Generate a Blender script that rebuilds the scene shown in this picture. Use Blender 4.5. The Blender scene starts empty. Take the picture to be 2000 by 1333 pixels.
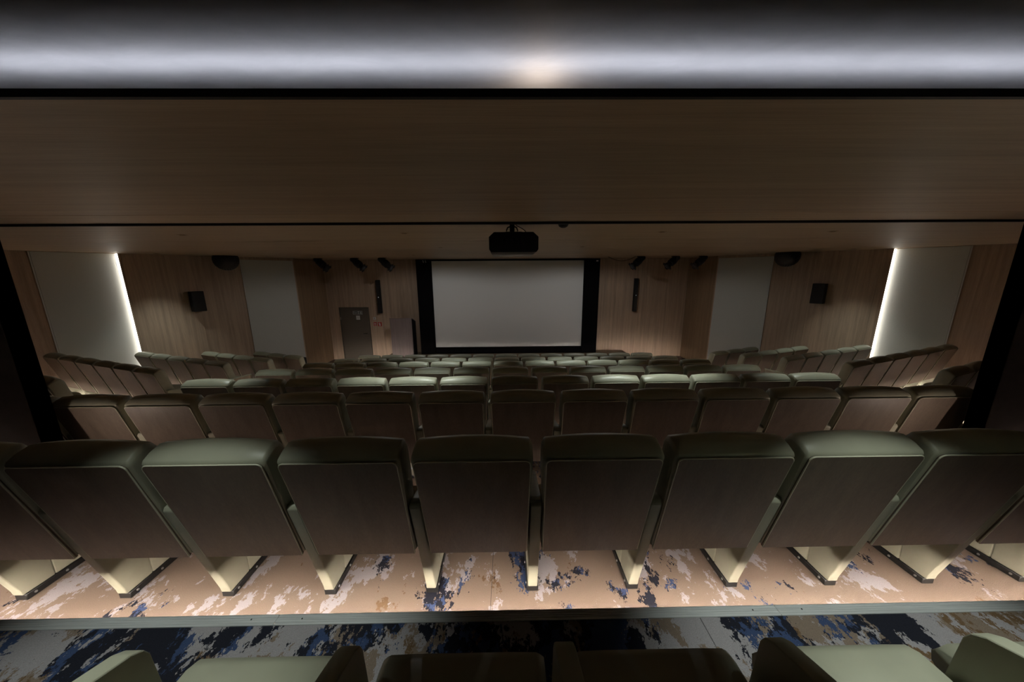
import bpy, bmesh, math, random
from mathutils import Vector, Matrix
random.seed(7)
sc = bpy.context.scene
C = bpy.context.collection
R = math.radians

# ------------------------------------------------------------------ camera
CAMZ = 1.842
cam_d = bpy.data.cameras.new('camera'); cam = bpy.data.objects.new('camera', cam_d); C.objects.link(cam)
cam_d.sensor_fit = 'HORIZONTAL'; cam_d.sensor_width = 36.0; cam_d.lens = 640.0 / 2000.0 * 36.0
cam_d.clip_start = 0.02; cam_d.clip_end = 100
p, yw, rl = R(12.0), R(0.7), R(0.38)
fw = Vector((math.sin(yw) * math.cos(p), math.cos(yw) * math.cos(p), -math.sin(p)))
rt = fw.cross(Vector((0, 0, 1))).normalized(); up = rt.cross(fw)
r2 = rt * math.cos(rl) - up * math.sin(rl); u2 = up * math.cos(rl) + rt * math.sin(rl)
m = Matrix((r2, u2, -fw)).transposed().to_4x4(); m.translation = Vector((0, 0, CAMZ))
cam.matrix_world = m
sc.camera = cam

# ------------------------------------------------------------------ world, exposure
w = bpy.data.worlds.new('world'); sc.world = w; w.use_nodes = True
w.node_tree.nodes['Background'].inputs[0].default_value = (0, 0, 0, 1)
w.node_tree.nodes['Background'].inputs[1].default_value = 0
sc.view_settings.view_transform = 'Standard'; sc.view_settings.look = 'None'
sc.view_settings.gamma = 1; sc.view_settings.use_curve_mapping = False
sc.view_settings.exposure = 0.0
sc.cycles.use_denoising = True
sc.cycles.max_bounces = 6; sc.cycles.diffuse_bounces = 5; sc.cycles.glossy_bounces = 2; sc.cycles.use_adaptive_sampling = True; sc.cycles.adaptive_threshold = 0.03; sc.cycles.sample_clamp_indirect = 3.0
sc.cycles.caustics_reflective = False; sc.cycles.caustics_refractive = False

# light levels (radiance of each kind of lamp in the room)
L_STEP = 160.0       # warm strips under the two rear step nosings
L_HALL = 620.0      # the same strips in the main hall, run brighter
L_SIDE = 60.0       # the lipless outer lengths of the second step
L_COVE = 12.0        # cool strip in the ceiling cove
L_SLOT = 6.5        # vertical light slots beside the white wall panels
L_DOWN = 16.0        # recessed downlights, watts multiplier

# ------------------------------------------------------------------ materials
def lin(c):
    return tuple(((v / 255) / 12.92 if v / 255 <= 0.04045 else ((v / 255 + 0.055) / 1.055) ** 2.4) for v in c) + (1,)

class NT:
    def __init__(s, name):
        s.m = bpy.data.materials.new(name); s.m.use_nodes = True
        s.t = s.m.node_tree; s.b = s.t.nodes['Principled BSDF']
    def n(s, t, **k):
        o = s.t.nodes.new(t)
        for a, b in k.items(): setattr(o, a, b)
        return o
    def l(s, a, b): s.t.links.new(a, b)
    def ramp(s, stops, interp='LINEAR'):
        r = s.n('ShaderNodeValToRGB'); r.color_ramp.interpolation = interp
        e = r.color_ramp.elements
        while len(e) < len(stops): e.new(0.5)
        for x, (pos, c) in zip(e, stops): x.position = pos; x.color = c if len(c) == 4 else c + (1,)
        return r
    def coords(s, scale=(1, 1, 1), rnd=0.0):
        tc = s.n('ShaderNodeTexCoord'); mp = s.n('ShaderNodeMapping'); mp.inputs['Scale'].default_value = scale
        s.l(tc.outputs['Object'], mp.inputs['Vector'])
        if rnd:
            oi = s.n('ShaderNodeObjectInfo'); mu = s.n('ShaderNodeMath', operation='MULTIPLY'); mu.inputs[1].default_value = rnd
            s.l(oi.outputs['Random'], mu.inputs[0]); s.l(mu.outputs[0], mp.inputs['Location'])
        return mp.outputs[0]
    def noise(s, vec, scale, detail=4, rough=0.6, dist=0.0):
        o = s.n('ShaderNodeTexNoise'); s.l(vec, o.inputs['Vector'])
        o.inputs['Scale'].default_value = scale; o.inputs['Detail'].default_value = detail
        o.inputs['Roughness'].default_value = rough; o.inputs['Distortion'].default_value = dist
        return o.outputs['Fac']
    def mix(s, f, a, b, mode='MIX'):
        o = s.n('ShaderNodeMix', data_type='RGBA', blend_type=mode)
        for i, v in ((0, f), (6, a), (7, b)):
            if hasattr(v, 'is_linked'): s.l(v, o.inputs[i])
            else: o.inputs[i].default_value = v
        return o.outputs[2]
    def bump(s, h, strength=0.2, dist=0.002):
        o = s.n('ShaderNodeBump'); o.inputs['Strength'].default_value = strength; o.inputs['Distance'].default_value = dist
        s.l(h, o.inputs['Height']); s.l(o.outputs[0], s.b.inputs['Normal'])
    def fin(s, col=None, rough=0.6, spec=0.4, metal=0.0):
        if col is not None:
            if hasattr(col, 'is_linked'): s.l(col, s.b.inputs['Base Color'])
            else: s.b.inputs['Base Color'].default_value = col if len(col) == 4 else col + (1,)
        s.b.inputs['Roughness'].default_value = rough; s.b.inputs['Specular IOR Level'].default_value = spec
        s.b.inputs['Metallic'].default_value = metal
        return s.m

def wood(name, base, axis, rnd=3.0, contrast=0.28, rough=0.5):
    k = NT(name)
    sc_ = [14, 14, 14]; sc_[axis] = 0.5
    v = k.coords(tuple(sc_), rnd)
    f1 = k.noise(v, 1.0, 6, 0.65, 0.3)
    sc2 = [160, 160, 160]; sc2[axis] = 4
    v2 = k.coords(tuple(sc2), rnd)
    f2 = k.noise(v2, 1.0, 3, 0.6)
    dk = tuple(c * (1 - contrast) for c in base); lt = tuple(min(1, c * (1 + contrast)) for c in base)
    r1 = k.ramp([(0.25, dk), (0.75, lt)]); k.l(f1, r1.inputs[0])
    r2_ = k.ramp([(0.2, (0.72, 0.72, 0.72)), (0.8, (1.12, 1.12, 1.12))]); k.l(f2, r2_.inputs[0])
    c = k.mix(0.8, r1.outputs[0], r2_.outputs[0], 'MULTIPLY')
    oi = k.n('ShaderNodeObjectInfo'); r3 = k.ramp([(0, (0.9, 0.9, 0.9)), (1, (1.08, 1.08, 1.08))]); k.l(oi.outputs['Random'], r3.inputs[0])
    c = k.mix(1.0, c, r3.outputs[0], 'MULTIPLY')
    k.bump(f2, 0.08, 0.001)
    return k.fin(c, rough, 0.3)

def leather(name, base, rough=0.42):
    k = NT(name)
    v = k.coords((1, 1, 1), 5.0)
    f = k.noise(v, 7, 3, 0.5)
    r = k.ramp([(0.3, tuple(c * 0.94 for c in base)), (0.7, tuple(c * 1.05 for c in base))]); k.l(f, r.inputs[0])
    g = k.noise(v, 420, 3, 0.6)
    k.bump(g, 0.12, 0.0006)
    return k.fin(r.outputs[0], rough, 0.45)

def carpet(name, seed=0.0, tg=0.548, tn=0.582, tb=0.64, mul=1.35):
    k = NT(name)
    v = k.coords((1.0, 0.62, 1.0))
    def layer(loc, scale, lo, detail=7, rough=0.74):
        mp = k.n('ShaderNodeMapping'); mp.inputs['Location'].default_value = loc; k.l(v, mp.inputs['Vector'])
        f = k.noise(mp.outputs[0], scale * mul, detail, rough)
        r = k.ramp([(lo, (0, 0, 0)), (lo + 0.004, (1, 1, 1))]); k.l(f, r.inputs[0]); return r.outputs[0]
    tan = (0.215, 0.165, 0.13); grey = (0.33, 0.31, 0.325); navy = (0.018, 0.019, 0.028); blue = (0.045, 0.07, 0.15); brown = (0.15, 0.095, 0.052)
    c = k.mix(layer((4 + seed, 2, 0), 2.6, tb), tan + (1,), brown + (1,))
    c = k.mix(layer((seed, 7, 0), 3.0, tg), c, grey + (1,))
    c = k.mix(layer((11 + seed, 3, 0), 2.3, tn), c, navy + (1,))
    both = k.mix(1.0, layer((11 + seed, 3, 0), 2.3, tn), layer((5 + seed, 9, 0), 4.2, 0.52), 'MULTIPLY')
    c = k.mix(both, c, blue + (1,))
    pile = k.noise(k.coords((1, 1, 1)), 330, 2, 0.7)
    r = k.ramp([(0.25, (0.7, 0.7, 0.7)), (0.75, (1.2, 1.2, 1.2))]); k.l(pile, r.inputs[0])
    c = k.mix(1.0, c, r.outputs[0], 'MULTIPLY')
    k.bump(pile, 0.5, 0.004)
    return k.fin(c, 0.95, 0.1)

def plain(name, col, rough=0.6, spec=0.4, metal=0.0, grain=0.0, gs=60):
    k = NT(name)
    if grain:
        f = k.noise(k.coords((1, 1, 1), 2.0), gs, 4, 0.65)
        r = k.ramp([(0.25, tuple(c * (1 - grain) for c in col)), (0.75, tuple(min(1, c * (1 + grain)) for c in col))]); k.l(f, r.inputs[0])
        return k.fin(r.outputs[0], rough, spec, metal)
    return k.fin(col, rough, spec, metal)

def emit(name, col, strength):
    k = NT(name); k.b.inputs['Base Color'].default_value = (0.8, 0.8, 0.8, 1)
    k.b.inputs['Emission Color'].default_value = col + (1,); k.b.inputs['Emission Strength'].default_value = strength
    return k.m

def brushed(name, col):
    k = NT(name); f = k.noise(k.coords((1, 90, 90)), 4, 3, 0.6)
    r = k.ramp([(0.3, tuple(c * 0.8 for c in col)), (0.7, tuple(min(1, c * 1.15) for c in col))]); k.l(f, r.inputs[0])
    return k.fin(r.outputs[0], 0.5, 0.5, 0.35)

def plaster(name, col):
    k = NT(name); v = k.coords((1, 2.5, 1))
    f = k.noise(v, 3.0, 6, 0.65, 0.4)
    r = k.ramp([(0.3, tuple(c * 0.86 for c in col)), (0.7, tuple(min(1, c * 1.08) for c in col))]); k.l(f, r.inputs[0])
    k.bump(f, 0.15, 0.01)
    return k.fin(r.outputs[0], 0.55, 0.3)

WALLW = (0.50, 0.375, 0.28)
M = dict(
    wall=wood('veneer_wall', WALLW, 2), ceil=wood('veneer_ceiling', (0.37, 0.27, 0.17), 0, 0.0, 0.2),
    darkveneer=wood('dark_veneer', (0.33, 0.225, 0.14), 2),
    back=wood('seat_veneer', (0.118, 0.092, 0.071), 2, 4.0, 0.22, 0.45), stage=wood('stage_boards', (0.27, 0.2, 0.14), 0),
    lectern=wood('lectern_veneer', (0.26, 0.21, 0.21), 2, 2.0, 0.2),
    leather=leather('sage_leather', (0.315, 0.315, 0.24)), piping=leather('pale_piping', (0.44, 0.44, 0.34), 0.4),
    carpet=carpet('pattern_carpet'), carpet_rear=carpet('pattern_carpet_rear', 3.3, 0.485, 0.505, 0.53), black=plain('black_paint', (0.008, 0.008, 0.009), 0.6, 0.3, 0, 0.2),
    darkwall=plain('dark_wall_paint', (0.02, 0.016, 0.015), 0.8, 0.2, 0, 0.25, 9), rubber=plain('black_shoe', (0.012, 0.012, 0.012), 0.5),
    grey=plain('grey_plastic', (0.3, 0.3, 0.29), 0.5), alu=brushed('aluminium_profile', (0.66, 0.68, 0.68)),
    screen=plain('screen_cloth', (0.86, 0.86, 0.86), 0.9, 0.1, 0, 0.03, 300), velvet=plain('black_masking', (0.004, 0.004, 0.005), 0.95, 0.05, 0, 0.3, 200),
    panel=plain('white_acoustic_cloth', (0.62, 0.63, 0.60), 0.9, 0.15, 0, 0.06, 90), plaster=plaster('cove_plaster', (0.42, 0.42, 0.43)),
    door=plain('door_brown', (0.10, 0.085, 0.068), 0.6, 0.3, 0, 0.15, 40), white=plain('white_print', (0.7, 0.7, 0.7), 0.6), red=plain('red_print', (0.42, 0.025, 0.02), 0.5),
    chrome=plain('steel', (0.5, 0.5, 0.5), 0.3, 0.5, 0.9), grille=plain('speaker_grille', (0.012, 0.012, 0.013), 0.7, 0.3, 0, 0.5, 140),
    lens=plain('lamp_glass', (0.05, 0.05, 0.055), 0.15, 0.5), signblack=plain('sign_dark', (0.02, 0.028, 0.02), 0.5),
    step=emit('warm_step_led', (1.0, 0.85, 0.73), L_STEP), side=emit('side_step_led', (1.0, 0.80, 0.68), L_SIDE), dim=emit('dim_step_led', (1.0, 0.8, 0.64), L_STEP * 0.22), hall=emit('hall_step_led', (1.0, 0.87, 0.74), L_HALL), cove=emit('cool_cove_led', (0.86, 0.89, 1.0), L_COVE), covewarm=emit('warm_cove_led', (1.0, 0.80, 0.62), L_COVE * 1.0),
    slot=emit('white_slot_led', (1.0, 0.93, 0.82), L_SLOT), led=emit('status_led', (0.8, 0.9, 1.0), 0.6), fill_led=emit('warm_fill_led', (1.0, 0.80, 0.68), 62.0),
)

# ------------------------------------------------------------------ helpers
def mesh(name, bm, mat=None, angle=40):
    bmesh.ops.recalc_face_normals(bm, faces=bm.faces)
    me = bpy.data.meshes.new(name); bm.to_mesh(me); bm.free()
    for q in me.polygons: q.use_smooth = True
    me.set_sharp_from_angle(angle=R(angle))
    if mat: me.materials.append(M[mat])
    return me
def link(name, me, parent=None, loc=None, rot=None):
    o = bpy.data.objects.new(name, me); C.objects.link(o)
    if parent: o.parent = parent
    if loc: o.location = loc
    if rot: o.rotation_euler = rot
    return o
def obj(name, bm, mat, parent=None, loc=None, rot=None, angle=40): return link(name, mesh(name, bm, mat, angle), parent, loc, rot)
def tag(o, label, cat, group=None):
    o['label'] = label; o['category'] = cat
    if group: o['group'] = group
    return o
def struct(o): o['kind'] = 'structure'; return o
def empty(name, loc=(0, 0, 0), rz=0.0):
    o = bpy.data.objects.new(name, None); C.objects.link(o); o.location = loc; o.rotation_euler = (0, 0, rz); o.empty_display_size = 0.1
    return o
def box(bm, x0, x1, y0, y1, z0, z1, bev=0.0, seg=2):
    b = bmesh.new()
    vs = [b.verts.new((x, y, z)) for x in (x0, x1) for y in (y0, y1) for z in (z0, z1)]
    for f in ((0, 1, 3, 2), (4, 6, 7, 5), (0, 4, 5, 1), (2, 3, 7, 6), (0, 2, 6, 4), (1, 5, 7, 3)): b.faces.new([vs[i] for i in f])
    if bev: bmesh.ops.bevel(b, geom=b.edges[:], offset=bev, segments=seg, affect='EDGES', profile=0.5)
    join(bm, b); return bm
def join(bm, b):
    t = bpy.data.meshes.new('t'); b.to_mesh(t); b.free(); bm.from_mesh(t); bpy.data.meshes.remove(t)
def B(*a, **k): return box(bmesh.new(), *a, **k)
def prism(pts, x0, x1, bev=0.0, axis=0, seg=2):
    """polygon (a,b) extruded along axis 0 (x: pts are y,z), 2 (z: pts are x,y) or 1 (y: pts are x,z)"""
    b = bmesh.new()
    mk = {0: lambda e, u, v: (e, u, v), 1: lambda e, u, v: (u, e, v), 2: lambda e, u, v: (u, v, e)}[axis]
    A = [b.verts.new(mk(x0, *q)) for q in pts]; Bv = [b.verts.new(mk(x1, *q)) for q in pts]
    n = len(pts); b.faces.new(A); b.faces.new(Bv[::-1])
    for i in range(n): b.faces.new((A[i], Bv[i], Bv[(i + 1) % n], A[(i + 1) % n]))
    bmesh.ops.recalc_face_normals(b, faces=b.faces)
    if bev: bmesh.ops.bevel(b, geom=b.edges[:], offset=bev, segments=seg, affect='EDGES', profile=0.5)
    return b
def loft(rings):
    b = bmesh.new(); V = [[b.verts.new(q) for q in r] for r in rings]; n = len(V[0])
    for a, c in zip(V, V[1:]):
        for i in range(n): b.faces.new((a[i], a[(i + 1) % n], c[(i + 1) % n], c[i]))
    b.faces.new(V[0][::-1]); b.faces.new(V[-1]); return b
def lathe(prof, seg=24, axis='Z'):
    rings = []
    for r, z in prof:
        rings.append([(r * math.cos(2 * math.pi * i / seg), r * math.sin(2 * math.pi * i / seg), z) for i in range(seg)])
    b = loft(rings)
    return b
def tube(bm, pts, rad, seg=8, caps=True):
    pts = [Vector(q) for q in pts]; rings = []
    for i, q in enumerate(pts):
        d = (pts[min(i + 1, len(pts) - 1)] - pts[max(i - 1, 0)]).normalized()
        a = d.cross(Vector((0, 0, 1)));
        if a.length < 1e-3: a = d.cross(Vector((0, 1, 0)))
        a.normalize(); c = d.cross(a)
        rings.append([q + (a * math.cos(2 * math.pi * k / seg) + c * math.sin(2 * math.pi * k / seg)) * rad for k in range(seg)])
    join(bm, loft(rings)); return bm
def text_mesh(body, size, mat):
    cu = bpy.data.curves.new('lettering', 'FONT'); cu.body = body; cu.size = size; cu.align_x = 'CENTER'; cu.align_y = 'CENTER'; cu.extrude = 0.0008
    o = bpy.data.objects.new('lettering', cu); C.objects.link(o)
    bpy.context.view_layer.update()
    me = bpy.data.meshes.new_from_object(o.evaluated_get(bpy.context.evaluated_depsgraph_get()))
    bpy.data.objects.remove(o); me.materials.clear(); me.materials.append(M[mat]); return me

# ------------------------------------------------------------------ dimensions of the hall
TOPY = [1.30, 2.50, 3.575, 4.71, 5.865, 6.985, 8.18]     # rear top edge of the backrests, rows A..G
RISE = 0.225
NOSE = [1.29] + [y - 0.012 for y in TOPY[1:]]            # far edge of each step nosing
FZ = lambda k: -RISE * k                                 # floor level of row k (A = 0, rear row = -1)
WL, WR = -3.52, 3.70                                     # side walls of the rear zone
WING = 2.42
BEND = 5.10; TAN = math.tan(R(20))
CEIL1, CEIL2 = 2.236, 2.27
xw = lambda y: 9.0 - (y - 6.0) * 0.559 if y < 10.4 else 6.54
def nose_wall(yn):
    x = (9.0 - 0.559 * (yn - BEND * TAN - 6.0)) / (1 + 0.559 * TAN); return x, yn + (x - BEND) * TAN
def nose_line(yn):
    x, y = nose_wall(yn)
    return [(-x, y), (-BEND, yn), (BEND, yn), (x, y)]
FRONT = 12.0

# ------------------------------------------------------------------ floors: one stepped tier per row
def tier(k, front, rear, name='floor'):
    z = FZ(k); t = empty(name); struct(t)
    poly = rear + front[::-1]
    obj('tier_base', prism(poly, z - 0.32, z - 0.012, axis=2), 'black', t)
    # the carpet lies in widths split along x
    cuts = {0: [-0.112], -1: [0.9]}.get(k, [0.4])
    xs = [-20] + cuts + [20]
    for a, b in zip(xs, xs[1:]):
        bm = prism(poly, z - 0.012, z, axis=2)
        for x, nrm in ((a + 0.0012, (-1, 0, 0)), (b - 0.0012, (1, 0, 0))):
            bmesh.ops.bisect_plane(bm, geom=bm.verts[:] + bm.edges[:] + bm.faces[:], plane_co=(x, 0, 0), plane_no=nrm, clear_outer=True)
        obj('carpet_width', bm, 'carpet_rear' if k < 0 else 'carpet', t)
    return t
back = -1.30
tier(-1, [(WL, 1.245), (WR, 1.245)], [(WL, back), (WR, back)])
tier(0, [(WL, NOSE[1] - 0.045), (WR, NOSE[1] - 0.045)], [(WL, 1.258), (WR, 1.258)])
dn = lambda L, d: [(x, y - d) for x, y in L]
hall_rear = [(-xw(WING), WING), (WL, WING), (WL, NOSE[1] - 0.032), (WR, NOSE[1] - 0.032), (WR, WING), (xw(WING), WING)]
tier(1, dn(nose_line(NOSE[2]), 0.045), hall_rear)
for k in range(2, 6): tier(k, dn(nose_line(NOSE[k + 1]), 0.045), dn(nose_line(NOSE[k]), 0.032))
tier(6, [(-6.54, FRONT), (-6.54, 10.4), (6.54, 10.4), (6.54, FRONT)][0:1] + [(6.54, FRONT)],
     [(-6.54, 10.4)] + dn(nose_line(NOSE[6]), 0.032) + [(6.54, 10.4)])

# step nosings: grooved aluminium profile with a warm strip tucked under the lip
def nosing(idx, pts, z, lamp='step', ends=None):
    t = struct(empty('trim_%d' % idx))
    def run(a, b):
        a, b = Vector((a[0], a[1], 0)), Vector((b[0], b[1], 0)); d = (b - a); L = d.length; ang = math.atan2(d.y, d.x)
        n = max(1, round(L / 2.1)); s = L / n
        for i in range(n):
            pr = [(-0.052, 0.0), (-0.052, 0.004)]
            for g in range(4): y = -0.044 + g * 0.011; pr += [(y, 0.004), (y + 0.002, 0.0015), (y + 0.004, 0.0015), (y + 0.006, 0.004)]
            pr += [(-0.001, 0.003), (0, -0.004), (0, -0.014), (-0.004, -0.014), (-0.004, -0.004), (-0.034, -0.004), (-0.034, 0.0)]
            lipless = ends and i in (0, n - 1)
            if lipless: pr = [q_ for q_ in pr if q_[1] > -0.01 or q_[0] < -0.03]
            bm = prism(pr, i * s + 0.001, (i + 1) * s - 0.001)
            obj('nosing_length', bm, 'alu', t, (a.x, a.y, z), (0, 0, ang), angle=20)
            for sx in (i * s + 0.12, (i + 1) * s - 0.12):
                sb = lathe([(0.0001, 0.0), (0.004, 0.0), (0.0035, 0.0045), (0.0001, 0.005)], 10)
                q = a + d.normalized() * sx
                obj('screw', sb, 'rubber', t, (q.x + 0.024 * math.sin(ang), q.y - 0.024 * math.cos(ang), z))
            if True:
                bm = prism([(-0.033, -0.006), (-0.020, -0.006), (-0.033, -0.019)], i * s + 0.03, (i + 1) * s - 0.03)
                obj('light_strip', bm, (ends if ends and i in (0, n - 1) else lamp), t, (a.x, a.y, z), (0, 0, ang))
    for a, b in zip(pts, pts[1:]): run(a, b)
    return t
nosing(1, [(WL, NOSE[0]), (WR, NOSE[0])], FZ(-1))
nosing(2, [(WL, NOSE[1]), (WR, NOSE[1])], FZ(0), 'dim', 'side')
for k in range(2, 7): nosing(k + 1, nose_line(NOSE[k]), FZ(k - 1), 'hall')

# ------------------------------------------------------------------ walls
def wall(name, pts_plan, z0, z1, mat, t=0.12):
    """vertical slab following two plan points (a,b); thickness to the right of a->b"""
    a, b = Vector(pts_plan[0]), Vector(pts_plan[1]); d = (b - a).normalized(); n = Vector((d.y, -d.x)) * t
    q = [tuple(a), tuple(b), tuple(b + n), tuple(a + n)]
    return struct(obj(name, prism(q, z0, z1, axis=2), mat))
def panelled(name, a, b, z0, z1, cuts, mat='wall', t=0.03):
    """wall of full-height veneer panels; cuts are fractions along a->b; panels face to the left of a->b"""
    a, b = Vector(a), Vector(b); d = (b - a); L = d.length; u = d.normalized(); n = Vector((u.y, -u.x))
    root = struct(empty(name))
    q = [a + n * t, b + n * t, b + n * (t + 0.12), a + n * (t + 0.12)]
    obj('wall_core', prism([tuple(v) for v in q], z0, z1, axis=2), 'black', root)
    fr = [0] + cuts + [1]
    for f0, f1 in zip(fr, fr[1:]):
        s0, s1 = a + d * f0 + u * 0.0015, a + d * f1 - u * 0.0015
        q = [s0, s1, s1 + n * t, s0 + n * t]
        obj('veneer_panel', prism([tuple(v) for v in q], z0, z1, axis=2), mat, root)
    return root
ZB = -1.70
# left splayed wall runs from the hall rear towards the front corner; panels face the hall
LA, LB = (-xw(WING), WING), (-6.54, 10.4)
RA, RB = (xw(WING), WING), (6.54, 10.4)
panelled('wall_left', LB, LA, ZB, 2.40, [0.155, 0.26, 0.385, 0.505, 0.66, 0.8])
panelled('wall_right', RA, RB, ZB, 2.40, [0.2, 0.34, 0.495, 0.615, 0.74, 0.845])
panelled('wall_left_return', (-6.54, FRONT), (-6.54, 10.4), ZB, 2.40, [0.5], 'darkveneer')
panelled('wall_right_return', (6.54, 10.4), (6.54, FRONT), ZB, 2.40, [0.5], 'darkveneer')
def fx(x): return (6.54 - x) / 13.08
panelled('wall_front', (6.54, FRONT), (-6.54, FRONT), ZB, 2.40, [fx(x) for x in (5.05, 4.95, 3.62, 3.2, -3.2, -4.3, -5.0)])
wall('wall_left_rear', ((WL, WING), (WL, back)), -0.35, 2.75, 'darkwall')
wall('wall_right_rear', ((WR, back), (WR, WING)), -0.35, 2.75, 'darkwall')
wall('wall_back', ((WL, back), (WR, back)), -0.2, 2.75, 'darkwall')
wall('wall_hall_left', ((-xw(WING), WING), (WL, WING)), ZB, 2.40, 'darkwall')
wall('wall_hall_right', ((WR, WING), (xw(WING), WING)), ZB, 2.40, 'darkwall')

# ------------------------------------------------------------------ ceilings
t = struct(empty('ceiling'))
def ceil_panel(y0, y1, z, x0=None, x1=None, th=0.03):
    def hw(y): return min(xw(y), 6.54 if y > 10.4 else 99) - 0.01
    ys = [y0] + ([10.4] if y0 < 10.4 < y1 else []) + [y1]
    q = [(-hw(y), y) for y in ys] + [(hw(y), y) for y in ys[::-1]]
    if x0 is not None: q = [(x0, y0), (x1, y0), (x1, y1), (x0, y1)]
    return obj('ceiling_panel', prism(q, z, z + th, 0.002, 2, 1), 'ceil', t)
LIP = 0.852; GAP = 2.80
ceil_panel(LIP + 0.012, WING - 0.005, CEIL1, WL + 0.01, WR - 0.01, 0.015)
q_ = ceil_panel(WING + 0.004, GAP, CEIL1)
ys = [GAP + 0.055, 4.75, 6.62, 8.5, 10.35, FRONT - 0.005]
for a, b in zip(ys, ys[1:]): ceil_panel(a + 0.003, b - 0.003, CEIL2)
obj('ceiling_slab', B(-11.4, 11.4, WING - 0.1, FRONT + 0.2, 2.40, 2.45), 'black', t)
# black edge profile at the rear of the first wooden raft, and the plaster cove above it
struct(obj('trim_8', B(WL + 0.005, WR - 0.005, LIP, LIP + 0.012, CEIL1 - 0.002, CEIL1 + 0.015), 'black'))
struct(obj('trim_9', B(-xw(GAP) + 0.05, xw(GAP) - 0.05, GAP, GAP + 0.03, CEIL1 - 0.018, CEIL1 + 0.03), 'black'))  # black bar stands in for the shade of the open gap between rafts
struct(obj('ceiling_cove', B(WL, WR, back, 2.2, CAMZ + 0.65, CAMZ + 0.70), 'plaster'))
struct(obj('wall_cove', B(WL, WR, 1.95, 2.0, CEIL1 + 0.03, CAMZ + 0.65), 'darkwall'))
c = tag(empty('cove_light', (0, 1.205, CEIL1 + 0.015)), 'cool white light strip hidden above the wooden ceiling edge', 'cove light')
for i in range(4):
    x0 = WL + 0.1 + i * (WR - WL - 0.2) / 4; x1 = x0 + (WR - WL - 0.2) / 4
    obj('strip_length', B(x0 + 0.02, x1 - 0.02, -0.012, 0.012, 0.135, 0.145), 'cove', c)
    obj('channel', prism([(-0.02, 0.0), (0.02, 0.0), (0.02, 0.154), (0.013, 0.154), (0.013, 0.134), (-0.013, 0.134), (-0.013, 0.154), (-0.02, 0.154)], x0, x1), 'black', c)
c = tag(empty('warm_lamp', (0.115, 1.255, CEIL1 + 0.015)), 'small warm lamp glowing at the middle of the ceiling cove', 'lamp')
obj('lamp_base', lathe([(0.001, 0), (0.05, 0), (0.05, 0.125), (0.001, 0.125)], 20), 'black', c)
obj('diffuser', lathe([(0.001, 0.125), (0.045, 0.125), (0.04, 0.14), (0.001, 0.146)], 20), 'covewarm', c)

# ------------------------------------------------------------------ stage
st = struct(empty('floor_stage')); SZ = -1.09
obj('stage_base', B(-4.28, 4.28, 10.05, FRONT - 0.035, FZ(6), SZ - 0.02), 'black', st)
n = 9
for i in range(n):
    y0 = 10.03 + i * (FRONT - 0.035 - 10.03) / n; y1 = 10.03 + (i + 1) * (FRONT - 0.035 - 10.03) / n
    obj('board', B(-4.3, 4.3, y0 + 0.002, y1 - 0.002, SZ - 0.02, SZ, 0.002, 1), 'stage', st)

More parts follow.
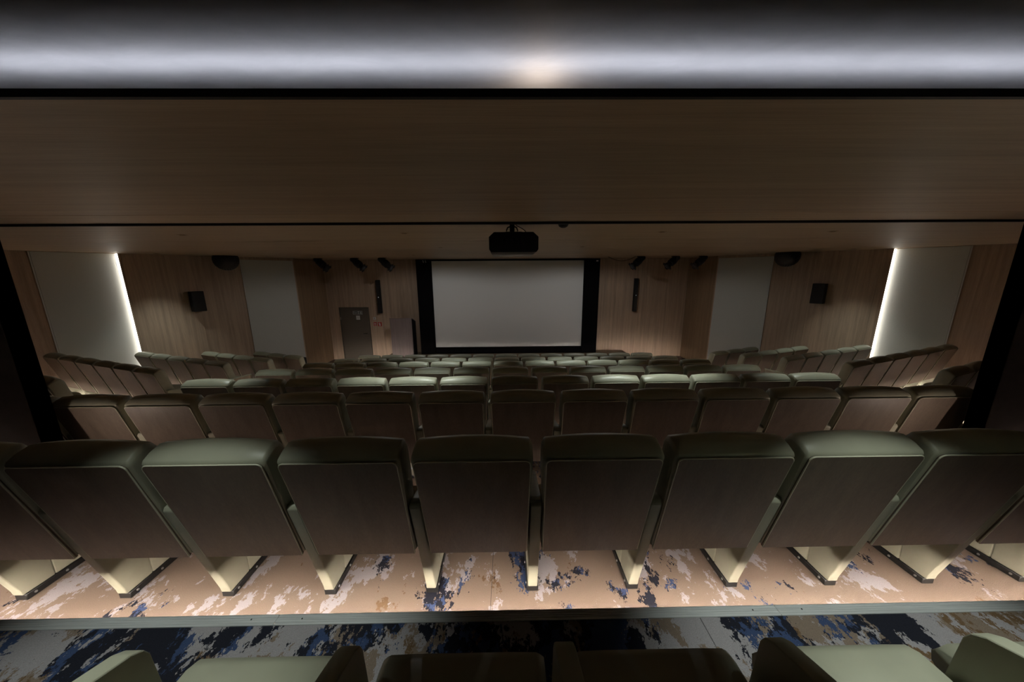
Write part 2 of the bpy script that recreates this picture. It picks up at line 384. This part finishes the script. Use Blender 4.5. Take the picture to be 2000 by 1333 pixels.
# ------------------------------------------------------------------ the seat
PITCH = 0.59
def seat_meshes():
    D = {}
    # backrest cushion: leaning slab with a crowned top, lofted across its width
    def back_ring(x, half):
        u = abs(x) / half
        e = 0.0 if u < 0.94 else (u - 0.94) / 0.06
        s = 1 - 0.2 * e * e
        crown = 0.018 * (1 - u * u)
        prof = [(-0.088, 0.40), (-0.17, 0.70), (-0.249, 1.005), (-0.255, 1.028), (-0.248, 1.042), (-0.215, 1.062 + crown), (-0.17, 1.078 + crown), (-0.140, 1.072 + crown), (-0.118, 1.04), (-0.095, 0.90), (-0.05, 0.72), (-0.01, 0.56), (0.01, 0.44), (-0.03, 0.39)]
        out = []
        for y, z in prof:
            cy = -0.265 + (1.02 - z) * 0.26 + 0.06; cz = min(z, 1.0)
            zz = z if z < 1.0 else 1.0 + (z - 1.0) * (1 - 0.3 * e * e)
            taper = 1.0 if z > 0.80 else 0.945
            out.append((x * taper, cy + (y - cy) * s, zz))
        return out
    half = 0.272
    xs = [-1, -0.996, -0.985, -0.965, -0.94, -0.6, -0.2, 0.2, 0.6, 0.94, 0.965, 0.985, 0.996, 1]
    D['backrest'] = mesh('backrest', loft([back_ring(a * half, half) for a in xs]), 'leather', 60)
    # veneered rear shell, rounded top corners, on the leaning rear plane
    def plane_pt(x, h, off): return (x, -0.265 + (1.02 - h) * 0.2661 - off, h - off * 0.26)
    def shell(w, h0, h1, r, wb=None):
        wb = wb or w; o = [(-wb, h0), (wb, h0)]
        for i in range(7): a = i / 6 * math.pi / 2; o.append((w - r + r * math.cos(a), h1 - r + r * math.sin(a)))
        for i in range(7): a = math.pi / 2 + i / 6 * math.pi / 2; o.append((-w + r + r * math.cos(a), h1 - r + r * math.sin(a)))
        return o
    o = shell(0.257, 0.385, 1.02, 0.022, 0.25)
    b = bmesh.new(); A = [b.verts.new(plane_pt(x, h, 0.0)) for x, h in o]; Bv = [b.verts.new(plane_pt(x, h, -0.016)) for x, h in o]
    b.faces.new(A); b.faces.new(Bv[::-1])
    for i in range(len(o)): b.faces.new((A[i], Bv[i], Bv[(i + 1) % len(o)], A[(i + 1) % len(o)]))
    D['back_panel'] = mesh('back_panel', b, 'back', 30)
    o = shell(0.259, 0.39, 1.0225, 0.024, 0.252)[1:] + [(-0.252, 0.39)]
    D['piping'] = mesh('piping', tube(bmesh.new(), [plane_pt(x, h, -0.003) for x, h in o], 0.0036, 6), 'piping', 60)
    # seat cushion
    def cush(x, half):
        u = abs(x) / half; e = 0 if u < 0.85 else (u - 0.85) / 0.15
        s = 1 - 0.4 * e * e; cr = 0.012 * (1 - u * u)
        prof = [(-0.02, 0.40), (-0.04, 0.44), (0.02, 0.452 + cr), (0.15, 0.462 + cr), (0.28, 0.466 + cr), (0.35, 0.462 + cr * 0.7), (0.385, 0.445), (0.397, 0.41), (0.39, 0.36), (0.36, 0.325), (0.2, 0.31), (0.06, 0.32)]
        return [(x, y, 0.385 + (z - 0.385) * s) for y, z in prof]
    half = 0.252
    D['seat_cushion'] = mesh('seat_cushion', loft([cush(a * half, half) for a in (-1, -0.985, -0.95, -0.9, -0.6, -0.2, 0.2, 0.6, 0.9, 0.95, 0.985, 1)]), 'leather', 60)
    D['seat_pan'] = mesh('seat_pan', B(-0.24, 0.24, 0.06, 0.34, 0.285, 0.318, 0.008), 'rubber')
    # upholstered arm: rear piece and front piece with a seam between
    hw = 0.028
    D['armrest'] = mesh('armrest', prism([(0.004, 0.045), (0.0, 0.075), (-0.175, 0.722), (-0.165, 0.742), (-0.13, 0.745), (0.146, 0.677), (0.146, 0.04), (0.01, 0.04)], -hw, hw, 0.007, 0, 3), 'leather', 25)
    D['arm_front'] = mesh('arm_front', prism([(0.149, 0.04), (0.149, 0.676), (0.27, 0.629), (0.298, 0.607), (0.309, 0.58), (0.338, 0.10), (0.338, 0.04)], -hw, hw, 0.007, 0, 3), 'leather', 25)
    D['shoe'] = mesh('shoe', B(-0.034, 0.034, 0.012, 0.338, 0.0, 0.04, 0.004, 1), 'rubber')
    D['bolt'] = mesh('bolt', lathe([(0.0005, 0.0), (0.007, 0.0), (0.006, 0.004), (0.0005, 0.005)], 10), 'chrome')
    return D
SM = seat_meshes()
ORD = ['first', 'second', 'third', 'fourth', 'fifth', 'sixth', 'seventh', 'eighth', 'ninth', 'tenth', 'eleventh', 'twelfth', 'thirteenth', 'fourteenth']
def make_seat(x, y, z, rz, label, group, arms=(-1,), detail=True):
    t = tag(empty('cinema_seat', (x, y, z), rz), label, 'seat', group)
    bk = link('backrest', SM['backrest'], t); link('piping', SM['piping'], bk)
    link('back_panel', SM['back_panel'], t); link('seat_cushion', SM['seat_cushion'], t); link('seat_pan', SM['seat_pan'], t)
    for s in arms:
        a = link('armrest', SM['armrest'], t, (s * PITCH / 2, 0, 0)); link('front_pad', SM['arm_front'], a); sh = link('shoe', SM['shoe'], a)
        if detail:
            for by in (0.05, 0.19): link('bolt', SM['bolt'], a, (0.034 if x < 0 else -0.034, by, 0.022), (0, R(90 if x < 0 else -90), 0))
    return t
def seat_row(k, x0, n, rowname, group, first=0, total=None):
    for i in range(n):
        c_ = x0 + PITCH * (i - (n - 1) / 2)
        lab = '%s from left in %s' % (ORD[i + first], rowname)
        y = (TOPY[k] if k >= 0 else 0.155) + 0.265
        make_seat(c_, y, FZ(k), 0, 'green wood-backed seat, ' + lab, group, (-1, 1) if i == n - 1 else (-1,), k <= 0)
seat_row(-1, 0.147 + PITCH / 2, 5, 'the nearest row along the bottom edge', 'seats of the nearest row')
seat_row(0, 0.13, 10, 'the big row above the carpet strip', 'seats of the big front row')
seat_row(1, 0.12 - PITCH / 2, 14, 'the dark row behind the biggest backs', 'seats of the dark row')
CX = [0, 0, 0.072, 0.03, 0.0, -0.03, -0.05]
NAMES = {2: 'the third full row from camera', 3: 'the fourth full row from camera', 4: 'the fifth full row from camera', 5: 'the sixth full row from camera', 6: 'the row nearest the screen'}
for k in range(2, 7): seat_row(k, CX[k], 13, NAMES[k], 'seats of centre block row %d' % (k + 1))
# angled side blocks
side = {2: (3.66, 3), 3: (4.79, 6), 4: (5.96, 5), 5: (7.07, 4), 6: (8.16, 3)}
SN = {2: 'rearmost', 3: 'second', 4: 'third', 5: 'fourth', 6: 'front'}
for sgn, nm in ((-1, 'left'), (1, 'right')):
    for k, (yc, n) in side.items():
        for i in range(n):
            d = Vector((sgn * math.cos(R(20)), math.sin(R(20)))); f = Vector((-sgn * math.sin(R(20)), math.cos(R(20))))
            q = Vector((sgn * 5.33, yc)) + d * (PITCH * (i + 0.5)) + f * 0.265
            arms = (sgn,) if i else (sgn, -sgn)
            make_seat(q.x, q.y, FZ(k), R(20) * sgn, 'green seat %s from the aisle in the %s angled row, %s block' % (ORD[i], SN[k], nm), 'seats of the %s angled block' % nm, arms, False)
# low veneered wedge screens closing the fourth row at the aisle
for sgn, nm in ((-1, 'left'), (1, 'right')):
    t_ = tag(empty('wedge_screen', (3.91 if sgn > 0 else -3.85, TOPY[3] + 0.035, FZ(3))), 'low sloping wood end screen beside the fourth row, %s aisle' % nm, 'end screen')
    obj('panel', prism([(0.0, 0.0), (0.0, 1.03), (sgn * 0.46, 0.915), (sgn * 0.46, 0.0)], -0.02, 0.02, 0.003, 1, 1), 'wall', t_)
    obj('edge_trim', tube(bmesh.new(), [(0.0, 0, 1.035), (sgn * 0.46, 0, 0.92)], 0.011, 6), 'piping', t_)

# ------------------------------------------------------------------ white wall panels, light slots
def on_wall(sgn, y, off=0.0):
    """plan point on a splayed wall, off metres in front of it, and the wall heading"""
    n = Vector((-sgn, -0.559)).normalized()
    return Vector((sgn * xw(y), y)) + n * off, n
def wall_panel(sgn, y0, y1, z0, z1, label):
    a, n = on_wall(sgn, y0); b, _ = on_wall(sgn, y1)
    u = (b - a).normalized(); t_ = tag(empty('acoustic_panel', (a.x, a.y, z0)), label, 'wall panel', 'white acoustic wall panels')
    L = (b - a).length; t_.rotation_euler = (0, 0, math.atan2(u.y, u.x)); s = 1 if sgn < 0 else -1
    # local x along the wall, local -y (left) / +y (right) faces the hall
    y_ = (-0.022, -0.004) if sgn < 0 else (0.004, 0.022)
    obj('cloth_face', B(0.02, L - 0.02, y_[0], y_[1], 0.0, z1 - z0, 0.004, 1), 'panel', t_)
    for xa in (0.0, L - 0.018): obj('edge_strip', B(xa, xa + 0.018, y_[0], y_[1], 0, z1 - z0), 'white', t_)
wall_panel(-1, 6.34, 7.268, FZ(4), 2.262, 'tall white cloth wall panel lit by the bright slot, left wall')
wall_panel(-1, 9.18, 10.36, FZ(6), 2.20, 'tall dim white cloth wall panel near the door, left wall')
wall_panel(1, 6.32, 7.168, FZ(4), 2.262, 'tall white cloth wall panel lit by the bright slot, right wall')
wall_panel(1, 9.10, 10.36, FZ(6), 2.20, 'tall dim white cloth wall panel in the far right corner')
for sgn, y, nm in ((-1, 7.282, 'left'), (1, 7.182, 'right')):
    a, n = on_wall(sgn, y); u = Vector((-n.y, n.x)); 
    t_ = tag(empty('light_slot', (a.x, a.y, FZ(4)), math.atan2(u.y, u.x)), 'bright vertical light slot beside the white panel, %s wall' % nm, 'light')
    H = 2.262 - FZ(4)
    # a proud veneered fin carries the diffuser, which shines along the wall over the white panel
    k_ = 1 if sgn < 0 else -1
    fx0, fx1 = sorted((0.0, k_ * 0.02)); dx0, dx1 = sorted((-k_ * 0.008, 0.0))
    obj('fin', B(fx0, fx1, -0.085, 0.0, 0, H), 'wall', t_)
    obj('diffuser', B(dx0, dx1, -0.08, -0.012, 0.0, H), 'slot', t_)

# ------------------------------------------------------------------ projection screen
t_ = tag(empty('projection_screen', (0.03, 11.7, SZ)), 'large blank projection screen with wide black side borders', 'screen')
zt = 2.262 - SZ
obj('screen_cloth', B(-2.68, 2.66, 0.0, 0.01, 0.235, zt - 0.05), 'screen', t_)
obj('side_mask', B(-3.19, -2.66, -0.07, 0.03, 0.0, zt, 0.004, 1), 'velvet', t_)
obj('side_mask', B(2.64, 3.19, -0.07, 0.03, 0.0, zt, 0.004, 1), 'velvet', t_)
obj('top_bar', B(-3.19, 3.19, -0.03, 0.03, zt - 0.055, zt, 0.003, 1), 'velvet', t_)
obj('bottom_mask', B(-2.68, 2.66, -0.05, 0.03, 0.0, 0.24, 0.004, 1), 'velvet', t_)
obj('tag', B(3.05, 3.12, -0.074, -0.07, zt - 0.1, zt - 0.06), 'white', t_)
for a_ in (-2.95, -2.87): obj('corner_piece', prism([(a_, zt - 0.02), (a_ + 0.03, zt - 0.03), (a_ + 0.05, zt - 0.1), (a_ + 0.02, zt - 0.12)], -0.08, -0.07, 0.002, 1, 1), 'chrome', t_)  # two slanted steel pieces at the upper left corner of the border

# ------------------------------------------------------------------ lectern
t_ = tag(empty('lectern', (-3.69, 11.25, SZ)), 'tall greyish wood lectern left of the screen', 'lectern')
obj('front_panel', B(-0.37, 0.37, -0.025, 0.0, 0.0, 1.36, 0.003, 1), 'lectern', t_)
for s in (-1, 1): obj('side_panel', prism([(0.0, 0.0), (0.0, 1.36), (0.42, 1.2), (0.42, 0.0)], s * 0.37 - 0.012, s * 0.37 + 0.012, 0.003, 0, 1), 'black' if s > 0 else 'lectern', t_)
obj('reading_top', prism([(-0.01, 1.362), (-0.01, 1.385), (0.45, 1.21), (0.45, 1.187)], -0.39, 0.39, 0.003, 0, 1), 'lectern', t_)
obj('shelf', B(-0.355, 0.355, 0.03, 0.41, 0.75, 0.775), 'lectern', t_)

# ------------------------------------------------------------------ door, signs
F0 = FRONT - 0.001
t_ = struct(empty('door_1', (-5.605, F0, FZ(6))))
DW, DH = 1.07, 1.95
obj('door_leaf', B(-DW / 2 + 0.035, DW / 2 - 0.035, -0.02, -0.002, 0.0, DH - 0.035, 0.003, 1), 'door', t_)
for q in ((-DW / 2, -DW / 2 + 0.035, 0, DH), (DW / 2 - 0.035, DW / 2, 0, DH), (-DW / 2 + 0.035, DW / 2 - 0.035, DH - 0.035, DH)):
    obj('frame', B(q[0], q[1], -0.03, 0.0, q[2], q[3], 0.003, 1), 'door', t_)
hd = obj('handle', tube(bmesh.new(), [(0.40, -0.02, 0.98), (0.40, -0.06, 0.98), (0.29, -0.06, 0.98)], 0.01, 8), 'black', t_)
obj('hinge', lathe([(0.0005, 0), (0.01, 0), (0.01, 0.1), (0.0005, 0.1)], 8), 'chrome', t_, (-DW / 2 + 0.035, -0.028, 1.5))
DF = F0 - 0.021
t_ = tag(empty('exit_sign', (-5.47, DF, 0.405)), 'small dark exit sign with pale outline at top of the door', 'sign')
obj('board', B(-0.175, 0.175, -0.012, 0.0, -0.066, 0.066, 0.002, 1), 'signblack', t_)
for q in ((-0.17, 0.17, 0.052, 0.062), (-0.17, 0.17, -0.062, -0.052), (-0.17, -0.16, -0.052, 0.052), (0.16, 0.17, -0.052, 0.052), (0.005, 0.012, -0.05, 0.05)):
    obj('border', B(q[0], q[1], -0.0145, -0.012, q[2], q[3]), 'white', t_)
link('lettering', text_mesh('Exit', 0.085, 'white'), t_, (-0.082, -0.0135, 0.0), (R(90), 0, 0))
bm = prism([(0.02, -0.045), (0.02, 0.045), (0.065, 0.045), (0.065, -0.045), (0.055, -0.045), (0.055, 0.035), (0.03, 0.035), (0.03, -0.045)], -0.0145, -0.012, axis=1)
obj('pictogram', bm, 'white', t_)
bm = prism([(0.115, -0.045), (0.145, 0.0), (0.124, 0.0), (0.124, 0.045), (0.106, 0.045), (0.106, 0.0), (0.085, 0.0)], -0.0145, -0.012, axis=1)
obj('arrow', bm, 'white', t_)
t_ = tag(empty('paper_notice', (-5.477, DF, 0.222)), 'small square white notice on the door under the exit sign', 'notice')
obj('sheet', B(-0.068, 0.068, -0.002, 0, -0.075, 0.075), 'white', t_)
for i in range(4): obj('text_line', B(-0.05, 0.05 - 0.02 * (i % 2), -0.0026, -0.002, 0.035 - i * 0.026, 0.041 - i * 0.026), 'grey', t_)
t_ = tag(empty('wall_switch', (-4.888, F0, 0.19)), 'pale square switch plate right of the door', 'switch')
obj('plate', B(-0.05, 0.05, -0.012, 0, -0.05, 0.05, 0.004, 2), 'white', t_); obj('rocker', B(-0.014, 0.014, -0.018, -0.012, -0.03, 0.03, 0.003, 1), 'grey', t_)
t_ = tag(empty('fire_alarm_sign', (-4.883, F0, -0.019)), 'red fire alarm sign with white bars, left of two', 'sign')
obj('board', B(-0.055, 0.055, -0.004, 0, -0.067, 0.067), 'red', t_)
for q in ((-0.035, 0.03, 0.022, 0.034), (-0.038, 0.038, -0.012, 0.008), (-0.03, 0.035, -0.045, -0.034)): obj('symbol', B(q[0], q[1], -0.0055, -0.004, q[2], q[3]), 'white', t_)
t_ = tag(empty('extinguisher_sign', (-4.715, F0, -0.03)), 'red fire extinguisher sign with white figure, right of two', 'sign')
obj('board', B(-0.07, 0.07, -0.004, 0, -0.075, 0.075), 'red', t_)
obj('symbol', prism([(-0.02, -0.06), (-0.02, 0.02), (-0.005, 0.035), (-0.005, 0.055), (0.012, 0.055), (0.012, 0.035), (0.025, 0.02), (0.025, -0.06)], -0.0055, -0.004, axis=1), 'white', t_)
obj('symbol', prism([(-0.028, -0.01), (-0.05, 0.03), (-0.012, 0.058), (-0.012, 0.048), (-0.036, 0.028), (-0.02, -0.008)], -0.0055, -0.004, axis=1), 'white', t_)

# ------------------------------------------------------------------ loudspeakers
for x, nm in ((-4.615, 'left'), (4.626, 'right')):
    t_ = tag(empty('column_speaker', (x, F0, 0.98)), 'slim black column loudspeaker on the front wall, %s of the screen' % nm, 'speaker', 'column loudspeakers')
    obj('cabinet', B(-0.065, 0.065, -0.16, -0.04, -0.59, 0.59, 0.006, 2), 'black', t_)
    obj('grille', B(-0.055, 0.055, -0.166, -0.16, -0.575, 0.575), 'grille', t_)
    for z in (-0.4, 0.4): obj('bracket', B(-0.03, 0.03, -0.04, 0.0, z - 0.04, z + 0.04), 'black', t_)
    obj('status_light', lathe([(0.0005, 0), (0.012, 0), (0.012, 0.004), (0.0005, 0.004)], 8), 'led', t_, (0.0, -0.166, -0.01), (R(90), 0, 0))
for sgn, y, z, nm in ((-1, 8.26, 1.17, 'left'), (1, 8.14, 1.255, 'right')):
    a, n = on_wall(sgn, y); t_ = tag(empty('wall_speaker', (a.x, a.y, z), math.atan2(n.y, n.x) + R(90)), 'square black loudspeaker box hanging on the %s wall' % nm, 'speaker', 'square wall loudspeakers')
    obj('cabinet', prism([(0.04, -0.245), (0.04, 0.245), (-0.13 + 0.26, 0.245), (0.18, 0.245), (0.15, -0.245)], -0.125, 0.125, 0.006) if False else B(-0.125, 0.125, -0.19, -0.03, -0.245, 0.245, 0.008, 2), 'black', t_)
    obj('grille', B(-0.115, 0.115, -0.196, -0.19, -0.235, 0.235, 0.002, 1), 'grille', t_); obj('bracket', B(-0.05, 0.05, -0.03, 0.0, -0.06, 0.06), 'black', t_)
for x, y, nm in ((-7.05, 8.55, 'left'), (7.12, 8.5, 'right')):
    t_ = tag(empty('round_speaker', (x, y, CEIL2)), 'round black perforated loudspeaker under the ceiling near the %s wall' % nm, 'speaker', 'round ceiling loudspeakers')
    obj('housing', lathe([(0.001, 0.0), (0.245, 0.0), (0.262, -0.05), (0.265, -0.10), (0.255, -0.17), (0.225, -0.24), (0.2, -0.268)], 28), 'black', t_)
    obj('grille', lathe([(0.2, -0.267), (0.17, -0.3), (0.11, -0.335), (0.05, -0.352), (0.001, -0.355)], 28), 'grille', t_)
    dot = bmesh.new()
    for ring in range(3):
        for i in range(6 + 6 * ring):
            a_ = 2 * math.pi * i / (6 + 6 * ring); rr = 0.055 + ring * 0.05; zz = -0.355 + ring * ring * 0.0075 + 0.003
            box(dot, rr * math.cos(a_) - 0.008, rr * math.cos(a_) + 0.008, rr * math.sin(a_) - 0.008, rr * math.sin(a_) + 0.008, zz - 0.006, zz)
    g_ = obj('perforation', dot, 'grey', t_); g_['kind'] = 'stuff'
t_ = tag(empty('floor_speaker', (-6.56, 10.2, FZ(6)), R(-30)), 'small black box standing by the far left corner', 'speaker')
obj('cabinet', B(-0.06, 0.06, -0.09, 0.09, 0.26, 0.54, 0.006, 2), 'black', t_); obj('stand_plate', B(-0.09, 0.09, -0.1, 0.1, 0.0, 0.02, 0.003, 1), 'black', t_)
obj('stand_pole', lathe([(0.001, 0.02), (0.018, 0.02), (0.018, 0.262), (0.001, 0.262)], 10), 'black', t_)

# ------------------------------------------------------------------ stage spotlights
def spot(x, y, aim, label):
    t_ = tag(empty('stage_spotlight', (x, y, CEIL2)), label, 'spotlight', 'stage spotlights under the ceiling')
    obj('base_plate', B(-0.09, 0.09, -0.06, 0.06, -0.02, 0.0, 0.003, 1), 'black', t_)
    bm = bmesh.new()
    for s in (-1, 1): box(bm, -0.025, 0.025, s * 0.125 - 0.006, s * 0.125 + 0.006, -0.17, -0.02)
    box(bm, -0.025, 0.025, -0.13, 0.13, -0.035, -0.02)
    obj('yoke', bm, 'black', t_)
    q = empty('body_pivot'); bpy.data.objects.remove(q)
    body = lathe([(0.001, -0.22), (0.07, -0.22), (0.085, -0.19), (0.085, -0.05), (0.11, -0.03), (0.11, 0.12), (0.085, 0.14), (0.085, 0.2), (0.105, 0.22), (0.105, 0.27), (0.08, 0.275), (0.001, 0.275)], 20)
    o = obj('body', body, 'black', t_, (aim * 0.05, 0, -0.145), (R(12), R(aim * 128), 0))
    obj('lens', lathe([(0.0005, 0.272), (0.075, 0.272), (0.06, 0.282), (0.0005, 0.285)], 16), 'lens', o)
    for k_ in range(4):
        a_ = k_ * math.pi / 2 + 0.6
        c_, s_ = math.cos(a_), math.sin(a_)
        b_ = B(0.07, 0.145, -0.05, 0.05, 0.262, 0.268)
        obj('barn_door', b_, 'black', o, None, (0, 0, a_))
    obj('fin', B(-0.03, 0.03, 0.08, 0.12, -0.18, -0.05), 'black', o)
for i, x in enumerate((-5.72, -4.62, -3.78)): spot(x, 10.3, 1, 'black stage spotlight left of the screen, %s from the left' % ORD[i])
for i, x in enumerate((4.08, 5.15, 6.0)): spot(x, 10.3, -1, 'black stage spotlight right of the screen, %s from the screen' % ORD[i])
pts = [(3.1 + 0.85 * i / 12, 10.35, CEIL2 - 0.004 - 0.13 * math.sin(math.pi * i / 12)) for i in range(13)]
t_ = obj('loose_cable', tube(bmesh.new(), pts, 0.007, 6), 'black'); tag(t_, 'thin black cable sagging under the ceiling right of the screen', 'cable')

# ------------------------------------------------------------------ projector and detector
t_ = tag(empty('projector', (0.057, 2.955, CEIL2)), 'black projector hanging from the ceiling in front of the screen', 'projector')
prof = [(-0.215, -0.24), (-0.2, -0.262), (0.2, -0.262), (0.215, -0.24), (0.215, -0.135), (0.17, -0.095), (-0.17, -0.095), (-0.215, -0.135)]
bd = obj('body', prism(prof, 0.0, 0.36, 0.005, 1, 2), 'black', t_)
obj('bottom_cover', prism([(-0.205, -0.262), (-0.19, -0.285), (0.17, -0.285), (0.2, -0.262)], 0.005, 0.35, 0.003, 1, 1), 'grey', t_)
obj('lens', lathe([(0.001, 0), (0.055, 0), (0.05, 0.05), (0.04, 0.055), (0.001, 0.05)], 20), 'lens', bd, (0.09, 0.355, -0.17), (R(-90), 0, 0))
for i in range(5): obj('vent_slat', B(-0.12 + i * 0.045, -0.09 + i * 0.045, -0.004, 0.0, -0.2, -0.15), 'grille', bd)
mt = obj('mount_plate', B(-0.075, 0.075, 0.06, 0.2, -0.096, -0.086, 0.003, 1), 'black', t_)
obj('mount_pole', lathe([(0.001, -0.086), (0.022, -0.086), (0.022, 0.0), (0.001, 0.0)], 14), 'black', t_, (-0.012, 0.12, 0))
obj('ceiling_plate', B(-0.06, 0.04, 0.07, 0.17, -0.012, 0.0, 0.003, 1), 'black', t_)
for s in (-1, 1):
    obj('mount_arm', tube(bmesh.new(), [(-0.012, 0.12, -0.03), (-0.012 + s * 0.04, 0.12, -0.045), (-0.012 + s * 0.05, 0.12, -0.07), (-0.012 + s * 0.045, 0.12, -0.088)], 0.006, 8), 'black', mt)
obj('cable', tube(bmesh.new(), [(0.01, 0.13, -0.003), (0.03, 0.12, -0.03), (0.075, 0.1, -0.055), (0.1, 0.08, -0.075), (0.11, 0.07, -0.095)], 0.0035, 6), 'black', t_)
t_ = tag(empty('smoke_detector', (0.475, 2.90, CEIL2)), 'small dark dome detector under the ceiling right of the projector', 'detector')
obj('base', lathe([(0.001, 0), (0.05, 0), (0.05, -0.012), (0.001, -0.012)], 20), 'black', t_)
obj('dome', lathe([(0.046, -0.012), (0.046, -0.04), (0.036, -0.06), (0.018, -0.07), (0.001, -0.072)], 20), 'grille', t_)

# ------------------------------------------------------------------ recessed downlights (each carries its own lamp)
def downlight(x, y, z, watts, label, cone=50, blend=0.6, col=(0.92, 1.0, 0.92), rot=(0, 0)):
    t_ = tag(empty('downlight', (x, y, z)), label, 'downlight', 'recessed downlights')
    ring = lathe([(0.032, 0.001), (0.045, 0.0), (0.045, -0.003), (0.032, -0.004), (0.028, 0.03), (0.032, 0.03)], 18)
    obj('ring', ring, 'ceil', t_)
    obj('lamp', lathe([(0.0005, -0.002), (0.03, -0.002), (0.03, 0.0), (0.0005, 0.0)], 16), 'lens', t_)
    ld = bpy.data.lights.new('downlight_beam', 'SPOT'); ld.energy = watts * L_DOWN; ld.color = col; ld.spot_size = R(cone); ld.spot_blend = blend; ld.shadow_soft_size = 0.03
    lo = bpy.data.objects.new('downlight_beam', ld); C.objects.link(lo); lo.parent = t_; lo.location = (0, 0, -0.012); lo.rotation_euler = (R(rot[0]), R(rot[1]), 0)
for x, y, wt, lab in ((-1.15, 3.85, 8, 'third row, left of centre'), (1.75, 3.85, 8, 'third row, right of centre'), (-3.65, 3.9, 4, 'third row, left end'), (3.75, 3.9, 4, 'third row, right end'),
                      (-1.2, 6.1, 7, 'fifth row, left of centre'), (1.35, 6.1, 7, 'fifth row, right of centre'), (-7.45, 7.3, 5, 'left angled block'), (7.4, 7.15, 5, 'right angled block')):
    downlight(x, y, CEIL2 - 0.002, wt, 'recessed ceiling downlight above the ' + lab, 78 if abs(x) > 6 else 62, 1.0 if abs(x) > 6 else 0.7)
for x, y, nm in ((-2.4, 8.7, 'left'), (2.4, 8.7, 'right')):  # wide pair added to brighten the screen and front wall
    downlight(x, y, CEIL2 - 0.002, 3.5, 'added wide fill downlight above the front rows, ' + nm, 176, 0.25, (1.0, 0.99, 0.96))
downlight(-1.35, 0.68, CAMZ + 0.648, 5.5, 'recessed ceiling downlight above the nearest row, left', 60, 0.6)
downlight(1.6, 0.68, CAMZ + 0.648, 7.5, 'recessed ceiling downlight above the nearest row, right', 58, 0.6)


# unseen warm lamps added on the rear side walls to light second-row backs
for sgn, nm in ((-1, 'left'), (1, 'right')):
    t_ = tag(empty('fill_lamp', ((WL + 0.001 if sgn < 0 else WR - 0.001), 1.99, 0.5)), 'added unseen warm fill lamp on the dark %s rear side wall' % nm, 'lamp')
    a_, b_ = sorted((0.0, -sgn * 0.02)); obj('backplate', B(a_, b_, -0.06, 0.06, -0.14, 0.14, 0.003, 1), 'black', t_)
    a_, b_ = sorted((-sgn * 0.02, -sgn * 0.045)); obj('diffuser', B(a_, b_, -0.045, 0.045, -0.12, 0.12, 0.006, 2), 'fill_led', t_)
